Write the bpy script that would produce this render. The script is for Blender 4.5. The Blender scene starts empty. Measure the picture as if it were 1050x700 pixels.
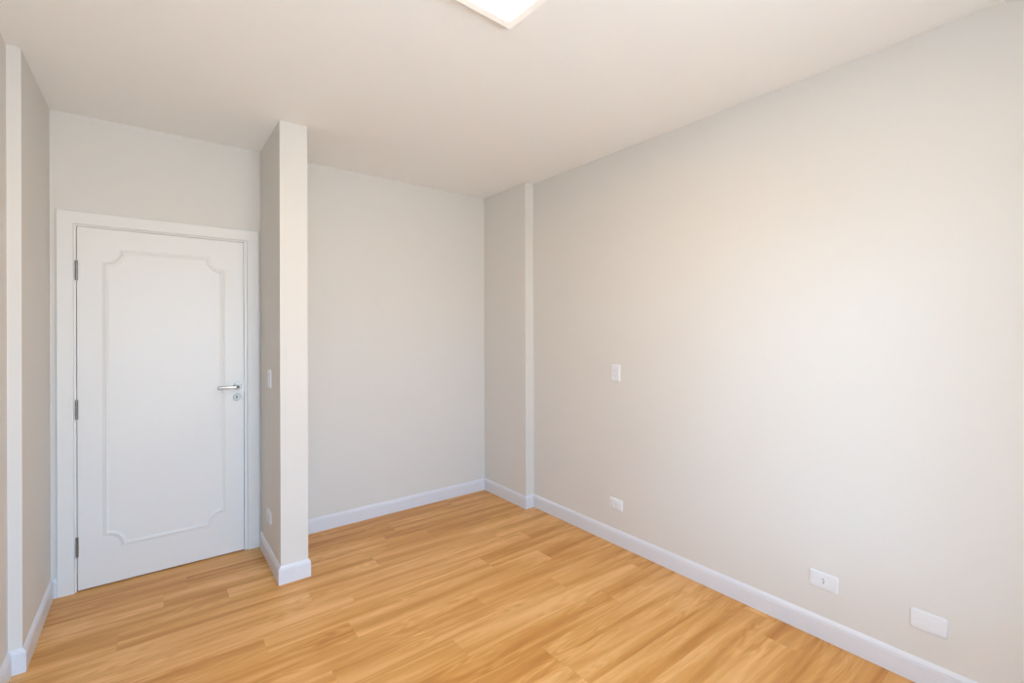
import bpy, bmesh, math, random
from mathutils import Vector, Matrix

scene = bpy.context.scene
C = scene.collection
R = math.radians

# ------------------------------------------------------------------ measures
H = 2.741                      # ceiling height
XLN, XL, YP = -0.503, -0.458, 2.94     # left wall near / pier face, pier start
YD = 3.645                     # back wall
X1, X2, YF = 0.5945, 0.748, 3.016      # partition stub
XR2, YQ, XR = 2.479, 3.031, 2.566      # pier on the right wall, right wall
YW = -0.80                     # window wall behind the camera
WT = 0.15                      # wall thickness
WX0, WX1, WZ0, WZ1 = -0.36, 1.32, 0.60, 2.25
WD = 0.60                      # unseen window reveal, made deep to cut daylight on the near right wall   # window opening

# ------------------------------------------------------------------ camera
cam_d = bpy.data.cameras.new('camera')
cam = bpy.data.objects.new('camera', cam_d); C.objects.link(cam)
cam_d.sensor_width = 36.0; cam_d.sensor_fit = 'HORIZONTAL'
cam_d.lens = 477.59 / 1050 * 36.0
cam_d.shift_y = -(350 - 339.3) / 1050
cam_d.clip_start = 0.02
yaw, pitch, roll = R(37.618), R(-0.0142), R(-0.1446)
fw = Vector((math.sin(yaw), math.cos(yaw), 0)); rt = Vector((math.cos(yaw), -math.sin(yaw), 0)); up = Vector((0, 0, 1))
fw2 = fw*math.cos(pitch) + up*math.sin(pitch); up2 = up*math.cos(pitch) - fw*math.sin(pitch)
rt3 = rt*math.cos(roll) + up2*math.sin(roll); up3 = up2*math.cos(roll) - rt*math.sin(roll)
m = Matrix.Identity(4)
for i in range(3):
    m[i][0] = rt3[i]; m[i][1] = up3[i]; m[i][2] = -fw2[i]
m[0][3], m[1][3], m[2][3] = 0, 0, 1.493
cam.matrix_world = m
scene.camera = cam

# ------------------------------------------------------------------ light
world = bpy.data.worlds.new('daylight'); scene.world = world
world.use_nodes = True
wn = world.node_tree.nodes; wl = world.node_tree.links
bg = wn['Background']
SKY = (6.4, 10.6, 16.6)          # open overcast sky
GROUND = (10.7, 11.1, 12.0)       # yard and facades below the horizon
tcw = wn.new('ShaderNodeTexCoord'); sxyz = wn.new('ShaderNodeSeparateXYZ')
mrw = wn.new('ShaderNodeMapRange'); mrw.inputs['From Min'].default_value = -0.05; mrw.inputs['From Max'].default_value = 0.12
mxw = wn.new('ShaderNodeMix'); mxw.data_type = 'RGBA'; mxw.clamp_result = False
mxw.inputs['A'].default_value = GROUND + (1,); mxw.inputs['B'].default_value = SKY + (1,)
wl.new(tcw.outputs['Generated'], sxyz.inputs[0]); wl.new(sxyz.outputs['Z'], mrw.inputs['Value'])
wl.new(mrw.outputs[0], mxw.inputs['Factor']); wl.new(mxw.outputs['Result'], bg.inputs['Color'])
bg.inputs['Strength'].default_value = 1.0
LAMP_STRENGTH = 42.0
LAMP_COLOR = (1.0, 0.75, 0.51, 1)
SUN_STRENGTH = 1.00
SUN_COLOR = (0.42, 0.68, 1.0)
sun_d = bpy.data.lights.new('hazy_sun', 'SUN'); sun_d.energy = SUN_STRENGTH; sun_d.color = SUN_COLOR; sun_d.angle = R(13)
sun = bpy.data.objects.new('hazy_sun', sun_d); C.objects.link(sun)
sdir = Vector((1.02, 1.0, -0.17)).normalized()      # through the window onto the long right wall
sun.rotation_euler = sdir.to_track_quat('-Z', 'Y').to_euler()
sun.location = (-3, -4, 4)

portal_d = bpy.data.lights.new('window_portal', 'AREA')
portal_d.shape = 'RECTANGLE'; portal_d.size = WX1 - WX0; portal_d.size_y = WZ1 - WZ0
portal_d.cycles.is_portal = True
portal = bpy.data.objects.new('window_portal', portal_d); C.objects.link(portal)
portal.location = ((WX0+WX1)/2, YW - WD - 0.005, (WZ0+WZ1)/2)
portal.rotation_euler = (R(90), 0, 0)

scene.view_settings.view_transform = 'Standard'
scene.view_settings.look = 'None'
scene.view_settings.gamma = 1.0
scene.view_settings.use_curve_mapping = False
scene.view_settings.exposure = 0.20

# ------------------------------------------------------------------ materials
def new_mat(name):
    mt = bpy.data.materials.new(name); mt.use_nodes = True
    return mt, mt.node_tree.nodes, mt.node_tree.links, mt.node_tree.nodes['Principled BSDF']

def paint(name, col, rough=0.6, scale=180, bump=0.04, spec=0.4, tint=0.012):
    mt, n, l, b = new_mat(name)
    tc = n.new('ShaderNodeTexCoord')
    no = n.new('ShaderNodeTexNoise'); no.inputs['Scale'].default_value = scale; no.inputs['Detail'].default_value = 3
    l.new(tc.outputs['Object'], no.inputs['Vector'])
    big = n.new('ShaderNodeTexNoise'); big.inputs['Scale'].default_value = 2.3; big.inputs['Detail'].default_value = 2
    l.new(tc.outputs['Object'], big.inputs['Vector'])
    mix = n.new('ShaderNodeMix'); mix.data_type = 'RGBA'
    mix.inputs['A'].default_value = tuple(c*(1-tint) for c in col) + (1,)
    mix.inputs['B'].default_value = tuple(min(1, c*(1+tint)) for c in col) + (1,)
    l.new(big.outputs['Fac'], mix.inputs['Factor'])
    l.new(mix.outputs['Result'], b.inputs['Base Color'])
    bp = n.new('ShaderNodeBump'); bp.inputs['Strength'].default_value = bump; bp.inputs['Distance'].default_value = 0.002
    l.new(no.outputs['Fac'], bp.inputs['Height']); l.new(bp.outputs['Normal'], b.inputs['Normal'])
    b.inputs['Roughness'].default_value = rough
    b.inputs['Specular IOR Level'].default_value = spec
    return mt

def metal(name, col, rough):
    mt, n, l, b = new_mat(name)
    tc = n.new('ShaderNodeTexCoord')
    no = n.new('ShaderNodeTexNoise'); no.inputs['Scale'].default_value = 300
    l.new(tc.outputs['Object'], no.inputs['Vector'])
    mr = n.new('ShaderNodeMapRange'); mr.inputs['To Min'].default_value = rough*0.8; mr.inputs['To Max'].default_value = rough*1.2
    l.new(no.outputs['Fac'], mr.inputs['Value']); l.new(mr.outputs['Result'], b.inputs['Roughness'])
    b.inputs['Base Color'].default_value = col + (1,); b.inputs['Metallic'].default_value = 1.0
    return mt

M_WALL = paint('wall_paint', (0.755, 0.722, 0.674), 0.7, 240, 0.05)
M_CEIL = paint('ceiling_paint', (0.96, 0.95, 0.93), 0.85, 200, 0.04, 0.2)
M_TRIM = paint('white_trim_lacquer', (0.765, 0.77, 0.81), 0.35, 60, 0.01)
M_DOOR = paint('white_door_lacquer', (0.83, 0.81, 0.778), 0.38, 60, 0.015)
M_PLATE = paint('white_plate_plastic', (0.83, 0.83, 0.845), 0.3, 50, 0.0)
M_DARK = paint('dark_cavity', (0.03, 0.028, 0.027), 0.6, 50, 0.0)
M_SATIN = metal('satin_nickel', (0.25, 0.24, 0.22), 0.32)
M_CHROME = metal('polished_nickel', (0.42, 0.40, 0.38), 0.14)
M_ALU = paint('white_window_aluminium', (0.85, 0.85, 0.85), 0.35, 50, 0.0)

def emissive(name, col, strength):
    mt, n, l, b = new_mat(name)
    b.inputs['Base Color'].default_value = (0.9, 0.9, 0.9, 1)
    b.inputs['Emission Color'].default_value = col
    b.inputs['Emission Strength'].default_value = strength
    return mt
M_RIM = emissive('glowing_opal_rim', (1.0, 0.86, 0.70, 1), 0.22)
M_LIGHT = emissive('lit_opal_diffuser', LAMP_COLOR, LAMP_STRENGTH)

def glass_mat():
    mt = bpy.data.materials.new('window_glass'); mt.use_nodes = True
    n = mt.node_tree.nodes; l = mt.node_tree.links
    n.remove(n['Principled BSDF'])
    t = n.new('ShaderNodeBsdfTransparent'); t.inputs['Color'].default_value = (0.96, 0.98, 0.97, 1)
    g = n.new('ShaderNodeBsdfGlossy'); g.inputs['Roughness'].default_value = 0.02
    mx = n.new('ShaderNodeMixShader'); mx.inputs['Fac'].default_value = 0.06
    l.new(t.outputs[0], mx.inputs[1]); l.new(g.outputs[0], mx.inputs[2])
    l.new(mx.outputs[0], n['Material Output'].inputs['Surface'])
    return mt
M_GLASS = glass_mat()

def floor_mat():
    mt, n, l, b = new_mat('oak_plank_floor')
    def node(t, **kw):
        x = n.new(t)
        for k, v in kw.items(): setattr(x, k, v)
        return x
    def math_(op, a, bb=None, c=None):
        x = node('ShaderNodeMath', operation=op)
        for i, v in enumerate((a, bb, c)):
            if v is None: continue
            if isinstance(v, (int, float)): x.inputs[i].default_value = v
            else: l.new(v, x.inputs[i])
        return x.outputs[0]
    uv = node('ShaderNodeUVMap', uv_map='plank_uv')       # metres along / across each plank, offset per plank
    at = node('ShaderNodeAttribute', attribute_name='plank'); at.attribute_type = 'GEOMETRY'
    tone = node('ShaderNodeSeparateColor'); l.new(at.outputs['Color'], tone.inputs[0])
    # long soft figure
    mp = node('ShaderNodeMapping'); mp.inputs['Scale'].default_value = (0.8, 14, 1); l.new(uv.outputs[0], mp.inputs['Vector'])
    fig = node('ShaderNodeTexNoise'); fig.inputs['Scale'].default_value = 1.0; fig.inputs['Detail'].default_value = 4; fig.inputs['Roughness'].default_value = 0.55
    fig.inputs['Distortion'].default_value = 0.6
    l.new(mp.outputs[0], fig.inputs['Vector'])
    # cathedral rings
    mp2 = node('ShaderNodeMapping'); mp2.inputs['Scale'].default_value = (1.6, 11, 1); l.new(uv.outputs[0], mp2.inputs['Vector'])
    wob = node('ShaderNodeTexNoise'); wob.inputs['Scale'].default_value = 0.9; wob.inputs['Detail'].default_value = 2.5
    l.new(mp2.outputs[0], wob.inputs['Vector'])
    rings = math_('SINE', math_('MULTIPLY', wob.outputs['Fac'], 75.0))
    rings = math_('MULTIPLY_ADD', rings, 0.5, 0.5)
    msk = node('ShaderNodeTexNoise'); msk.inputs['Scale'].default_value = 1.7; msk.inputs['Detail'].default_value = 1
    mp4 = node('ShaderNodeMapping'); mp4.inputs['Scale'].default_value = (1.0, 3.5, 1); mp4.inputs['Location'].default_value = (31, 7, 0)
    l.new(uv.outputs[0], mp4.inputs['Vector']); l.new(mp4.outputs[0], msk.inputs['Vector'])
    mk = node('ShaderNodeMapRange'); mk.inputs['From Min'].default_value = 0.46; mk.inputs['From Max'].default_value = 0.64
    l.new(msk.outputs['Fac'], mk.inputs['Value'])
    rings = math_('MULTIPLY', rings, mk.outputs[0])
    # fine pores
    mp3 = node('ShaderNodeMapping'); mp3.inputs['Scale'].default_value = (9, 260, 1); l.new(uv.outputs[0], mp3.inputs['Vector'])
    por = node('ShaderNodeTexNoise'); por.inputs['Scale'].default_value = 1.0; por.inputs['Detail'].default_value = 2
    l.new(mp3.outputs[0], por.inputs['Vector'])
    # colours
    ramp = node('ShaderNodeValToRGB')
    e = ramp.color_ramp.elements
    e[0].position = 0.28; e[0].color = (0.52, 0.208, 0.037, 1)
    e[1].position = 0.74; e[1].color = (0.86, 0.485, 0.195, 1)
    k = e.new(0.5); k.color = (0.69, 0.335, 0.090, 1)
    v = math_('ADD', fig.outputs['Fac'], math_('MULTIPLY_ADD', tone.outputs[0], 0.17, -0.085))
    v = math_('ADD', v, math_('MULTIPLY', rings, 0.15))
    v = math_('ADD', v, math_('MULTIPLY_ADD', por.outputs['Fac'], 0.16, -0.08))
    l.new(v, ramp.inputs['Fac'])
    # seams: distance to the plank edge from the second attribute layer
    uv2 = node('ShaderNodeUVMap', uv_map='edge_uv')
    sep = node('ShaderNodeSeparateXYZ'); l.new(uv2.outputs[0], sep.inputs[0])
    d = math_('MINIMUM', sep.outputs['X'], sep.outputs['Y'])
    sm = node('ShaderNodeMapRange'); sm.inputs['From Min'].default_value = 0.0003; sm.inputs['From Max'].default_value = 0.0014
    sm.inputs['To Min'].default_value = 0.87; sm.inputs['To Max'].default_value = 1.0
    l.new(d, sm.inputs['Value'])
    mul = node('ShaderNodeMix', data_type='RGBA', blend_type='MULTIPLY'); mul.inputs['Factor'].default_value = 1
    comb = node('ShaderNodeCombineColor')
    for i in range(3): l.new(sm.outputs[0], comb.inputs[i])
    l.new(ramp.outputs[0], mul.inputs['A']); l.new(comb.outputs[0], mul.inputs['B'])
    l.new(mul.outputs['Result'], b.inputs['Base Color'])
    b.inputs['Roughness'].default_value = 0.36
    b.inputs['Specular IOR Level'].default_value = 0.35
    bp = node('ShaderNodeBump'); bp.inputs['Strength'].default_value = 0.06; bp.inputs['Distance'].default_value = 0.001
    l.new(por.outputs['Fac'], bp.inputs['Height']); l.new(bp.outputs[0], b.inputs['Normal'])
    return mt
M_FLOOR = floor_mat()

# ------------------------------------------------------------------ helpers
def box(bm, x0, x1, y0, y1, z0, z1):
    vs = [bm.verts.new(p) for p in ((x0,y0,z0),(x1,y0,z0),(x1,y1,z0),(x0,y1,z0),(x0,y0,z1),(x1,y0,z1),(x1,y1,z1),(x0,y1,z1))]
    for f in ((0,3,2,1),(4,5,6,7),(0,1,5,4),(1,2,6,5),(2,3,7,6),(3,0,4,7)):
        bm.faces.new([vs[i] for i in f])

def obj(name, bm, mat, parent=None, smooth=False, bevel=0.0, seg=2):
    bmesh.ops.recalc_face_normals(bm, faces=bm.faces)
    if bevel:
        bmesh.ops.bevel(bm, geom=[e for e in bm.edges if e.calc_face_angle(0) > R(40)], offset=bevel, segments=seg, affect='EDGES', clamp_overlap=True)
    me = bpy.data.meshes.new(name); bm.to_mesh(me); bm.free()
    o = bpy.data.objects.new(name, me); C.objects.link(o)
    me.materials.append(mat)
    if smooth:
        for p in me.polygons: p.use_smooth = True
        me.set_sharp_from_angle(angle=R(35))
    if parent: o.parent = parent
    return o

def struct(name, bm, mat, label, cat, **kw):
    o = obj(name, bm, mat, **kw)
    o['kind'] = 'structure'; o['label'] = label; o['category'] = cat
    return o

def empty(name, loc, label, cat, rot=(0,0,0), group=None, kind=None):
    o = bpy.data.objects.new(name, None); C.objects.link(o)
    o.empty_display_size = 0.05
    o.location = loc; o.rotation_euler = rot; o['label'] = label; o['category'] = cat
    if group: o['group'] = group
    if kind: o['kind'] = kind
    return o

def prism(bm, pts, z0, z1, axis='z'):
    """extrude a 2D outline"""
    def P(u, v, w):
        return (u, v, w) if axis == 'z' else ((u, w, v) if axis == 'y' else (w, u, v))
    a = [bm.verts.new(P(u, v, z0)) for u, v in pts]; b = [bm.verts.new(P(u, v, z1)) for u, v in pts]
    bm.faces.new(a); bm.faces.new(b)
    n = len(pts)
    for i in range(n): bm.faces.new((a[i], a[(i+1) % n], b[(i+1) % n], b[i]))

def sweep(bm, path, prof, closed, place):
    """profile (offset to the left of the path, height) swept with mitred corners; place(u, v, h) -> xyz"""
    n = len(path); rings = []
    for i in range(n):
        p = Vector(path[i])
        d1 = (p - Vector(path[i-1])).normalized() if (closed or i > 0) else None
        d2 = (Vector(path[(i+1) % n]) - p).normalized() if (closed or i < n-1) else None
        if d1 is None: d1 = d2
        if d2 is None: d2 = d1
        n1 = Vector((-d1.y, d1.x)); n2 = Vector((-d2.y, d2.x))
        mt = (n1 + n2); mt = mt / max(mt.dot(n1), 0.2)
        rings.append([bm.verts.new(place(p.x + mt.x*o, p.y + mt.y*o, h)) for o, h in prof])
    k = len(prof)
    for i in range(n if closed else n-1):
        a, b = rings[i], rings[(i+1) % n]
        for j in range(k): bm.faces.new((a[j], a[(j+1) % k], b[(j+1) % k], b[j]))
    if not closed:
        bm.faces.new(rings[0]); bm.faces.new(rings[-1])

def disc(bm, c, r, y0, y1, seg=40, axis='y'):
    pts = [(c[0] + r*math.cos(2*math.pi*i/seg), c[1] + r*math.sin(2*math.pi*i/seg)) for i in range(seg)]
    prism(bm, pts, y0, y1, axis)

# ------------------------------------------------------------------ floor: planks laid along X
random.seed(11)
fbm = bmesh.new()
uvl = fbm.loops.layers.uv.new('plank_uv'); eul = fbm.loops.layers.uv.new('edge_uv')
col = fbm.loops.layers.float_color.new('plank')
PW, PL = 0.15, 1.28
FX0, FX1, FY0, FY1 = XLN - WT, XR + WT, YW - WD, YD + WT + 0.9
fixed = {0: (0.79, 0.95), 3: (1.145, 0.8), 4: (2.03, 0.35), 5: (1.45, 0.75), 6: (1.46, 0.8), -1: (1.7, 0.3), 1: (0.15, 0.35), 2: (1.9, 0.5)}
y_top = 2.41
k0 = -int((FY1 - y_top)/PW) - 1; k1 = int((y_top - FY0)/PW) + 1
for k in range(k0, k1):
    ya, yb = y_top - (k+1)*PW, y_top - k*PW
    st = fixed[k][0] if k in fixed else random.uniform(0, PL)
    st -= PL*4
    i = 0
    while st + i*PL < FX1:
        xa, xb = st + i*PL, st + (i+1)*PL
        tone = random.random()
        if k in fixed and i == 4: tone = fixed[k][1]
        i += 1
        cx0, cx1, cy0, cy1 = max(xa, FX0), min(xb, FX1), max(ya, FY0), min(yb, FY1)
        if cx1 <= cx0 or cy1 <= cy0: continue
        ou, ov = random.uniform(0, 60), random.uniform(0, 60)
        xm, ym = (cx0+cx1)/2, (cy0+cy1)/2
        # split in four so that the edge distance interpolates linearly enough; fan around the middle line
        e = 0.02
        xs = sorted(set([cx0, min(max(xa+e, cx0), cx1), min(max(xb-e, cx0), cx1), cx1]))
        ys = sorted(set([cy0, min(max(ya+e, cy0), cy1), min(max(yb-e, cy0), cy1), cy1]))
        for a in range(len(xs)-1):
            for bq in range(len(ys)-1):
                f = fbm.faces.new([fbm.verts.new((x, y, 0)) for x, y in ((xs[a], ys[bq]), (xs[a+1], ys[bq]), (xs[a+1], ys[bq+1]), (xs[a], ys[bq+1]))])
                for lp in f.loops:
                    x, y = lp.vert.co.x, lp.vert.co.y
                    lp[uvl].uv = (x - xa + ou, y - ya + ov)
                    lp[eul].uv = (min(x-xa, xb-x), min(y-ya, yb-y))
                    lp[col] = (tone, random.random()*0, 0, 1)
bmesh.ops.remove_doubles(fbm, verts=fbm.verts, dist=1e-6)
# underside slab, so that the floor has thickness
box(fbm, FX0, FX1, FY0, FY1, -0.12, -0.001)
me = bpy.data.meshes.new('floor'); 
for f in fbm.faces:
    f.normal_update()
fbm.to_mesh(me); fbm.free()
floor = bpy.data.objects.new('floor', me); C.objects.link(floor); me.materials.append(M_FLOOR)
floor['kind'] = 'structure'; floor['label'] = 'honey oak plank floor of the empty room'; floor['category'] = 'floor'

# ------------------------------------------------------------------ shell
bm = bmesh.new(); box(bm, FX0, FX1, FY0, FY1, H, H+0.12)
struct('ceiling', bm, M_CEIL, 'smooth off-white ceiling over the whole room', 'ceiling')

bm = bmesh.new()
prism(bm, [(XLN-WT, FY0), (XLN, FY0), (XLN, YP), (XL, YP), (XL, YD+WT), (XLN-WT, YD+WT)], 0, H)
struct('wall_left', bm, M_WALL, 'left beige wall with a shallow pier beside the door', 'wall')

bm = bmesh.new()
prism(bm, [(XR+WT, FY0), (XR+WT, YD+WT), (XR2, YD+WT), (XR2, YQ), (XR, YQ), (XR, FY0)], 0, H)
struct('wall_right', bm, M_WALL, 'long right wall with sockets and a pier in the far corner', 'wall')

# back wall with the door opening
DX0, DX1, DZ1 = -0.372, 0.517, 2.126
bm = bmesh.new()
prism(bm, [(XL, 0), (DX0, 0), (DX0, DZ1), (DX1, DZ1), (DX1, 0), (XR2, 0), (XR2, H), (XL, H)], YD, YD+WT, 'y')
struct('wall_back', bm, M_WALL, 'back wall holding the white door and the recess right of it', 'wall')

bm = bmesh.new(); box(bm, X1, X2, YF, YD, 0, H)
struct('wall_partition', bm, M_WALL, 'narrow full-height stub wall standing right of the door', 'wall')

bm = bmesh.new()
for x0, x1, z0, z1 in ((XLN, WX0, 0, H), (WX1, XR, 0, H), (WX0, WX1, 0, WZ0), (WX0, WX1, WZ1, H)):
    box(bm, x0, x1, YW-WD, YW, z0, z1)
struct('wall_front', bm, M_WALL, 'wall with the window, facing the door wall', 'wall')

# unseen hallway shell beyond the closed door, added to stop daylight leaking around it
bm = bmesh.new()
prism(bm, [(FX0, YD+WT), (FX0, FY1), (FX1, FY1), (FX1, YD+WT), (FX1-0.05, YD+WT), (FX1-0.05, FY1-0.05), (FX0+0.05, FY1-0.05), (FX0+0.05, YD+WT)], 0, H)
struct('wall_light_block', bm, M_WALL, 'unseen hallway wall beyond the closed door, added to block daylight leaks', 'wall')

# window (lights the room)
win = empty('window_1', ((WX0+WX1)/2, YW-WD+0.12, WZ0), 'wide white-framed window lighting the room', 'window', kind='structure')
wx, wz = (WX1-WX0)/2, WZ1-WZ0
bm = bmesh.new()
for x0, x1, z0, z1 in ((-wx, -wx+.05, 0, wz), (wx-.05, wx, 0, wz), (-wx+.05, wx-.05, 0, .05), (-wx+.05, wx-.05, wz-.05, wz), (-.025, .025, .05, wz-.05)):
    box(bm, x0, x1, -0.09, -0.04, z0, z1)
obj('window_frame', bm, M_ALU, win)
bm = bmesh.new()
box(bm, -wx+.05, -.025, -.068, -.062, .05, wz-.05); box(bm, .025, wx-.05, -.068, -.062, .05, wz-.05)
obj('window_pane', bm, M_GLASS, win)

# ------------------------------------------------------------------ baseboards
BT, BH = 0.0134, 0.1062
prof = [(0, 0), (BT-0.0012, 0), (BT, 0.0015), (BT, 0.0795), (BT-0.0004, 0.0806), (BT-0.0018, 0.0814), (BT-0.0020, 0.0826), (BT-0.0010, 0.0836),
        (BT-0.0006, 0.0850), (BT-0.0009, 0.0885), (BT-0.0030, 0.0945), (BT-0.0070, 0.1005), (BT-0.0104, 0.1040), (0.0012, BH-0.0006), (0, BH)]
def base(name, path, label):
    bm = bmesh.new(); sweep(bm, path, prof, False, lambda u, v, h: (u, v, h))
    return struct(name, bm, M_TRIM, label, 'baseboard', smooth=False)
# the offset goes to the left of the path
base('baseboard_left', [(-0.4315, YD), (XL, YD), (XL, YP), (XLN, YP), (XLN, YW)], 'white baseboard along the left wall and its pier')
base('baseboard_partition', [(X2, YD), (X2, YF), (X1, YF), (X1, YD)], 'white baseboard wrapped around the stub wall')
base('baseboard_back', [(XR2-BT, YD), (X2+BT, YD)], 'white baseboard at the foot of the recess')
base('baseboard_right', [(XR, YW), (XR, YQ), (XR2, YQ), (XR2, YD)], 'white baseboard along the right wall and corner pier')
base('baseboard_front', [(XLN+BT, YW), (XR-BT, YW)], 'white baseboard under the window')

# ------------------------------------------------------------------ door
LX0, LX1, LZ1 = -0.346, 0.4908, 2.10
LY = YD - 0.004                      # leaf face
door = empty('door_1', (0.0724, YD, 0), 'closed white door with notched panel moulding', 'door', kind='structure')
def local(o):                        # parts are written in world space
    o.matrix_parent_inverse = Matrix.Translation(Vector(o.parent.location)).inverted() if o.parent and o.parent.parent is None else Matrix.Identity(4)
    return o
def dpart(name, bm, mat, parent=door, **kw):
    # shift to the door's origin
    bmesh.ops.translate(bm, verts=bm.verts, vec=-Vector(door.location))
    return obj(name, bm, mat, parent, **kw)

FX_L, FX_R, FZ = -0.4313, 0.5826, 2.1846
bm = bmesh.new()
# casing with an inner step, swept round the opening (room side), then the lining
cas = [(0, 0.0), (0, 0.012), (0.003, 0.0145), (0.068, 0.0145), (0.071, 0.012), (0.0725, 0.009), (0.0725, 0.0)]
pathc = [(FX_L, 0), (FX_L, FZ), (FX_R, FZ), (FX_R, 0)]
sweep(bm, pathc, [(-o, h) for o, h in cas], False, lambda u, v, h: (u, YD - h, v))
sweep(bm, [(FX_L+0.0725, 0), (FX_L+0.0725, FZ-0.0725), (LX1+0.0122, FZ-0.0725), (LX1+0.0122, 0)],
      [(0.013, 0.002), (0.013, -0.14), (-0.0095, -0.14), (-0.0095, 0.002)], False, lambda u, v, h: (u, YD - h, v))
dpart('door_frame', bm, M_DOOR)
# fill behind: stop strip that closes the rebate
bm = bmesh.new()
sweep(bm, [(FX_L+0.0825, 0), (FX_L+0.0825, FZ-0.0825), (FX_R-0.0830, FZ-0.0825), (FX_R-0.0830, 0)],
      [(0.0, -0.0365), (0.0, -0.075), (-0.016, -0.075), (-0.016, -0.0365)], False, lambda u, v, h: (u, YD - h, v))
dpart('door_stop', bm, M_DOOR)

bm = bmesh.new(); box(bm, LX0, LX1, LY, LY+0.040, 0.007, LZ1)
leaf = dpart('door_leaf', bm, M_DOOR, bevel=0.0012, seg=2)
# notched moulding
px0, px1, pz0, pz1, nr, ns = -0.220, 0.366, 0.226, 1.970, 0.080, 10
mp = []
def arc(cx, cz, a0, a1):
    for i in range(ns+1):
        a = R(a0 + (a1-a0)*i/ns); mp.append((cx + nr*math.cos(a), cz + nr*math.sin(a)))
arc(px0, pz0, 90, 0); arc(px1, pz0, 180, 90); arc(px1, pz1, 270, 180); arc(px0, pz1, 360, 270)
bm = bmesh.new()
mprof = [(-0.015, -0.001), (-0.015, 0.0022), (-0.012, 0.0045), (-0.0085, 0.0050), (-0.0070, 0.0042), (-0.0055, 0.0050), (-0.001, 0.0085), (0.0035, 0.0078),
         (0.0065, 0.0048), (0.0100, 0.0034), (0.0125, 0.0028), (0.0135, -0.001)]
sweep(bm, mp, mprof, True, lambda u, v, h: (u, LY - h, v))
dpart('panel_moulding', bm, M_DOOR, leaf, smooth=True)

for z in (1.847, 1.047, 0.2585):
    bm = bmesh.new()
    xh = LX0 - 0.0016
    zz = z - 0.056
    for kx in range(3):              # three knuckles with hairline gaps
        disc(bm, (xh, YD - 0.008), 0.0062, zz + kx*0.0375, zz + kx*0.0375 + 0.0368, 20, 'z')
    hg = dpart('hinge', bm, M_SATIN, smooth=True)

# lever handle
hx, hz = 0.452, 1.124
bm = bmesh.new()
disc(bm, (hx, hz), 0.0255, LY-0.007, LY, 48, 'y')
bmesh.ops.recalc_face_normals(bm, faces=bm.faces)
bmesh.ops.bevel(bm, geom=[e for e in bm.edges if abs(e.verts[0].co.y-(LY-0.007)) < 1e-6 and abs(e.verts[1].co.y-(LY-0.007)) < 1e-6], offset=0.002, segments=3, affect='EDGES')
handle_root = None
# lever: tapering rounded bar curving away from the door, section lofted
bm2 = bmesh.new()
secs = []   # centre x, y (out of the door), z, half height, half depth
for i in range(25):
    t = i/24
    if t < 0.22:
        s = t/0.22
        x = hx; y = LY - 0.004 - s*0.040
        secs.append((Vector((x, y, hz)), Vector((1, 0, 0)), Vector((0, 0, 1)), 0.0095, 0.0095))
    elif t < 0.36:
        a = (t-0.22)/0.14*math.pi/2
        c = Vector((hx-0.012, LY-0.044, hz - 0.001*a))
        p = c + Vector((0.012*math.cos(a), -0.012*math.sin(a), 0))
        secs.append((p, Vector((math.cos(a), -math.sin(a), 0)), Vector((0, 0, 1)), 0.0098, 0.0085-0.002*a/1.57))
    else:
        s = (t-0.36)/0.64
        p = Vector((hx-0.012 - s*0.104, LY-0.056 + 0.008*s*s, hz - 0.0015 - 0.0015*math.sin(s*math.pi/2)))
        w = 0.0098 - 0.0015*math.sin(s*math.pi)
        secs.append((p, Vector((0.15*s, -1, 0)).normalized(), Vector((0, 0, 1)), w, 0.0062 - 0.001*s))
rings = []
for p, u, w, a, b in secs:
    ring = []
    for j in range(20):
        an = 2*math.pi*j/20
        cu, su = math.cos(an), math.sin(an)
        e = 0.62
        ring.append(bm2.verts.new(p + u*(b*math.copysign(abs(cu)**e, cu)) + w*(a*math.copysign(abs(su)**e, su))))
    rings.append(ring)
for i in range(len(rings)-1):
    for j in range(20): bm2.faces.new((rings[i][j], rings[i][(j+1)%20], rings[i+1][(j+1)%20], rings[i+1][j]))
bm2.faces.new(rings[0]); bm2.faces.new(rings[-1])
handle = dpart('door_handle', bm2, M_CHROME, door, smooth=True)
handle['label'] = 'polished nickel lever handle'
dpart('rosette', bm, M_SATIN, handle, smooth=True)

ex, ez = 0.450, 1.049
bm = bmesh.new(); disc(bm, (ex, ez), 0.0245, LY-0.006, LY, 48, 'y')
bmesh.ops.recalc_face_normals(bm, faces=bm.faces)
bmesh.ops.bevel(bm, geom=[e for e in bm.edges if abs(e.verts[0].co.y-(LY-0.006)) < 1e-6 and abs(e.verts[1].co.y-(LY-0.006)) < 1e-6], offset=0.002, segments=3, affect='EDGES')
esc = dpart('lock_escutcheon', bm, M_SATIN, door, smooth=True); esc['label'] = 'round nickel lock escutcheon'
bm = bmesh.new()
disc(bm, (ex-0.002, ez+0.005), 0.0052, LY-0.0066, LY-0.0055, 24, 'y'); box(bm, ex-0.0048, ex+0.0008, LY-0.0066, LY-0.0055, ez-0.012, ez+0.004)
dpart('keyhole', bm, M_DARK, esc)
bm = bmesh.new(); box(bm, LX1+0.0006, LX1+0.0034, YD-0.0005, YD+0.02, 1.085, 1.185)
sp = dpart('latch_plate', bm, M_SATIN, door); sp['label'] = 'thin nickel latch plate in the door gap'

# ------------------------------------------------------------------ wall plates
def rounded(w, h, r, n=6):
    pts = []
    for cx, cy, a0 in ((w/2-r, h/2-r, 0), (-w/2+r, h/2-r, 90), (-w/2+r, -h/2+r, 180), (w/2-r, -h/2+r, 270)):
        for i in range(n+1):
            a = R(a0 + 90*i/n); pts.append((cx + r*math.cos(a), cy + r*math.sin(a)))
    return pts

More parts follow.
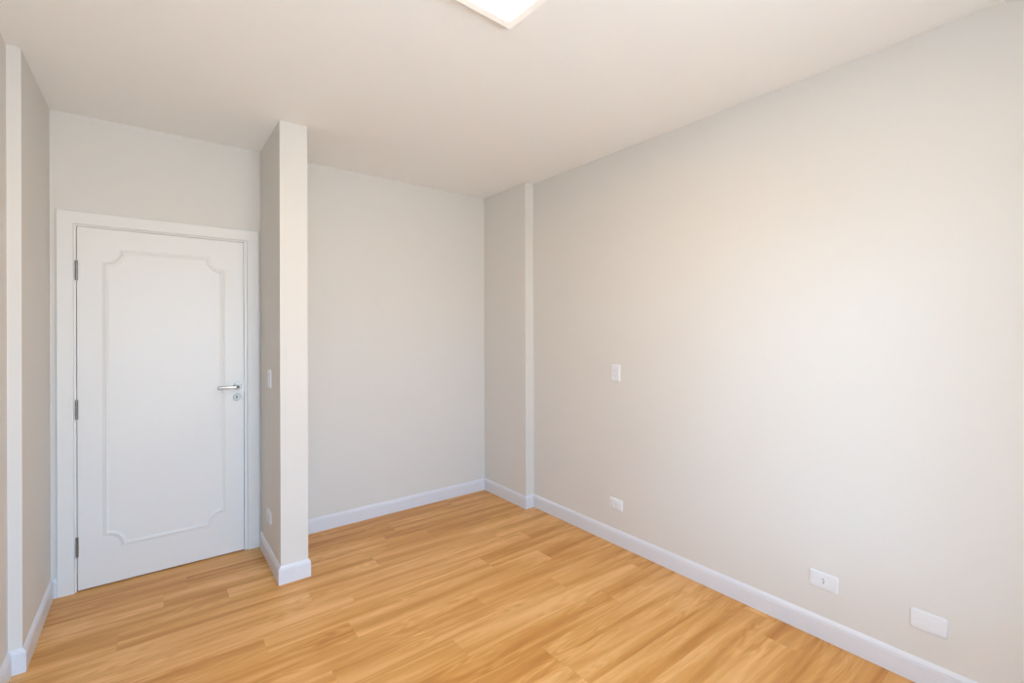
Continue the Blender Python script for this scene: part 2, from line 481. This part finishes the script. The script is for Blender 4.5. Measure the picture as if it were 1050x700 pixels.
def dome_plate(w, h, d=0.009, r=0.006):
    """rounded cover plate: u across, v up, pillowed outward (-y)"""
    bm = bmesh.new()
    levels = [(1.0, 0.0), (1.0, 0.003), (0.985, 0.0055), (0.95, 0.0072), (0.80, 0.0085), (0.4, d)]
    rings = []
    base_pts = rounded(w, h, r)
    for s, y in levels:
        inset = (1-s)*min(w, h)/2
        sx, sy = (w/2-inset)/(w/2), (h/2-inset)/(h/2)
        rings.append([bm.verts.new((u*sx, -y, v*sy)) for u, v in base_pts])
    n = len(base_pts)
    for a, b in zip(rings, rings[1:]):
        for i in range(n): bm.faces.new((a[i], a[(i+1)%n], b[(i+1)%n], b[i]))
    bm.faces.new(rings[0]); bm.faces.new(rings[-1])
    return bm

def wall_item(name, loc, rot, label, cat, w, h, kind):
    t = empty(name, loc, label, cat, rot=(0, 0, rot))
    obj('cover_plate', dome_plate(w, h), M_PLATE, t, smooth=True)
    if kind == 'switch':
        bm = bmesh.new(); prism(bm, rounded(0.022, 0.040, 0.002), -0.0115, -0.006, 'y')
        obj('rocker', bm, M_PLATE, t, bevel=0.001)
        bm = bmesh.new(); prism(bm, rounded(0.0255, 0.0435, 0.0025), -0.0093, -0.006, 'y')
        obj('rocker_gap', bm, M_GAP, t)
    if kind == 'socket':
        # round well with a raised rim and three pin holes (earthed household socket)
        bm = bmesh.new()
        seg = 36
        lv = [(0.0205, 0.0070), (0.0205, 0.0105), (0.0190, 0.0112), (0.0175, 0.0105), (0.0170, 0.0092), (0.0002, 0.0092)]
        rg = [[bm.verts.new((r*math.cos(2*math.pi*i/seg)*0.86, -y, r*math.sin(2*math.pi*i/seg))) for i in range(seg)] for r, y in lv]
        for a, b in zip(rg, rg[1:]):
            for i in range(seg): bm.faces.new((a[i], a[(i+1)%seg], b[(i+1)%seg], b[i]))
        bm.faces.new(rg[0]); bm.faces.new(rg[-1])
        o = obj('socket_well', bm, M_PLATE, t, smooth=True)
        bm = bmesh.new()
        for u, v in ((0.0, -0.0095), (0.0, 0.0095), (0.003, 0.0)):
            disc(bm, (u, v), 0.0025, -0.0098, -0.0088, 16, 'y')
        obj('pin_holes', bm, M_DARK, o)
    return t
M_GAP = paint('plate_joint_grey', (0.45, 0.44, 0.43), 0.5, 50, 0.0)

RW = R(-90)    # plates on the right wall: local -y faces -x
LW = R(-90)
wall_item('light_switch', (XR, 2.138, 1.197), RW, 'white light switch plate alone halfway up the long right wall', 'switch', 0.075, 0.118, 'switch')
wall_item('power_socket', (XR, 2.138, 0.280), RW, 'small white power socket low on the right wall, straight below the light switch', 'socket', 0.118, 0.075, 'socket')
wall_item('power_socket', (XR, 0.865, 0.282), RW, 'white power socket low on the right wall, beside the blank cover plate', 'socket', 0.120, 0.078, 'socket')
wall_item('blank_cover_plate', (XR, 0.481, 0.270), RW, 'plain white blank cover plate low on the right wall, nearest the camera', 'cover plate', 0.118, 0.080, 'blank')
wall_item('light_switch', (X1, 3.315, 1.190), RW, 'white light switch on the shaded side of the stub wall beside the door handle', 'switch', 0.075, 0.115, 'switch')
wall_item('power_socket', (X1, 3.345, 0.300), RW, 'white power socket near the floor on the shaded side of the stub wall', 'socket', 0.118, 0.078, 'socket')

# ------------------------------------------------------------------ ceiling light
PS = 0.400
rz = R(2.3)
cx = 1.147 - 0.5*PS*(math.cos(rz) - math.sin(rz)); cy = 1.496 - 0.5*PS*(math.sin(rz) + math.cos(rz))
lamp = empty('ceiling_light', (cx, cy, H), 'lit square flush ceiling light with opal diffuser', 'ceiling light', rot=(0, 0, rz))
bm = bmesh.new()
sweep(bm, [(PS/2, PS/2), (-PS/2, PS/2), (-PS/2, -PS/2), (PS/2, -PS/2)], [(0, 0), (0.0345, 0), (0.0345, -0.028), (0.033, -0.030), (0.002, -0.030), (0, -0.028)], True, lambda u, v, h: (u, v, h))
obj('housing', bm, M_RIM, lamp)
bm = bmesh.new(); prism(bm, rounded(PS-0.0695, PS-0.0695, 0.004), -0.0285, -0.004)
obj('diffuser', bm, M_LIGHT, lamp, bevel=0.002)
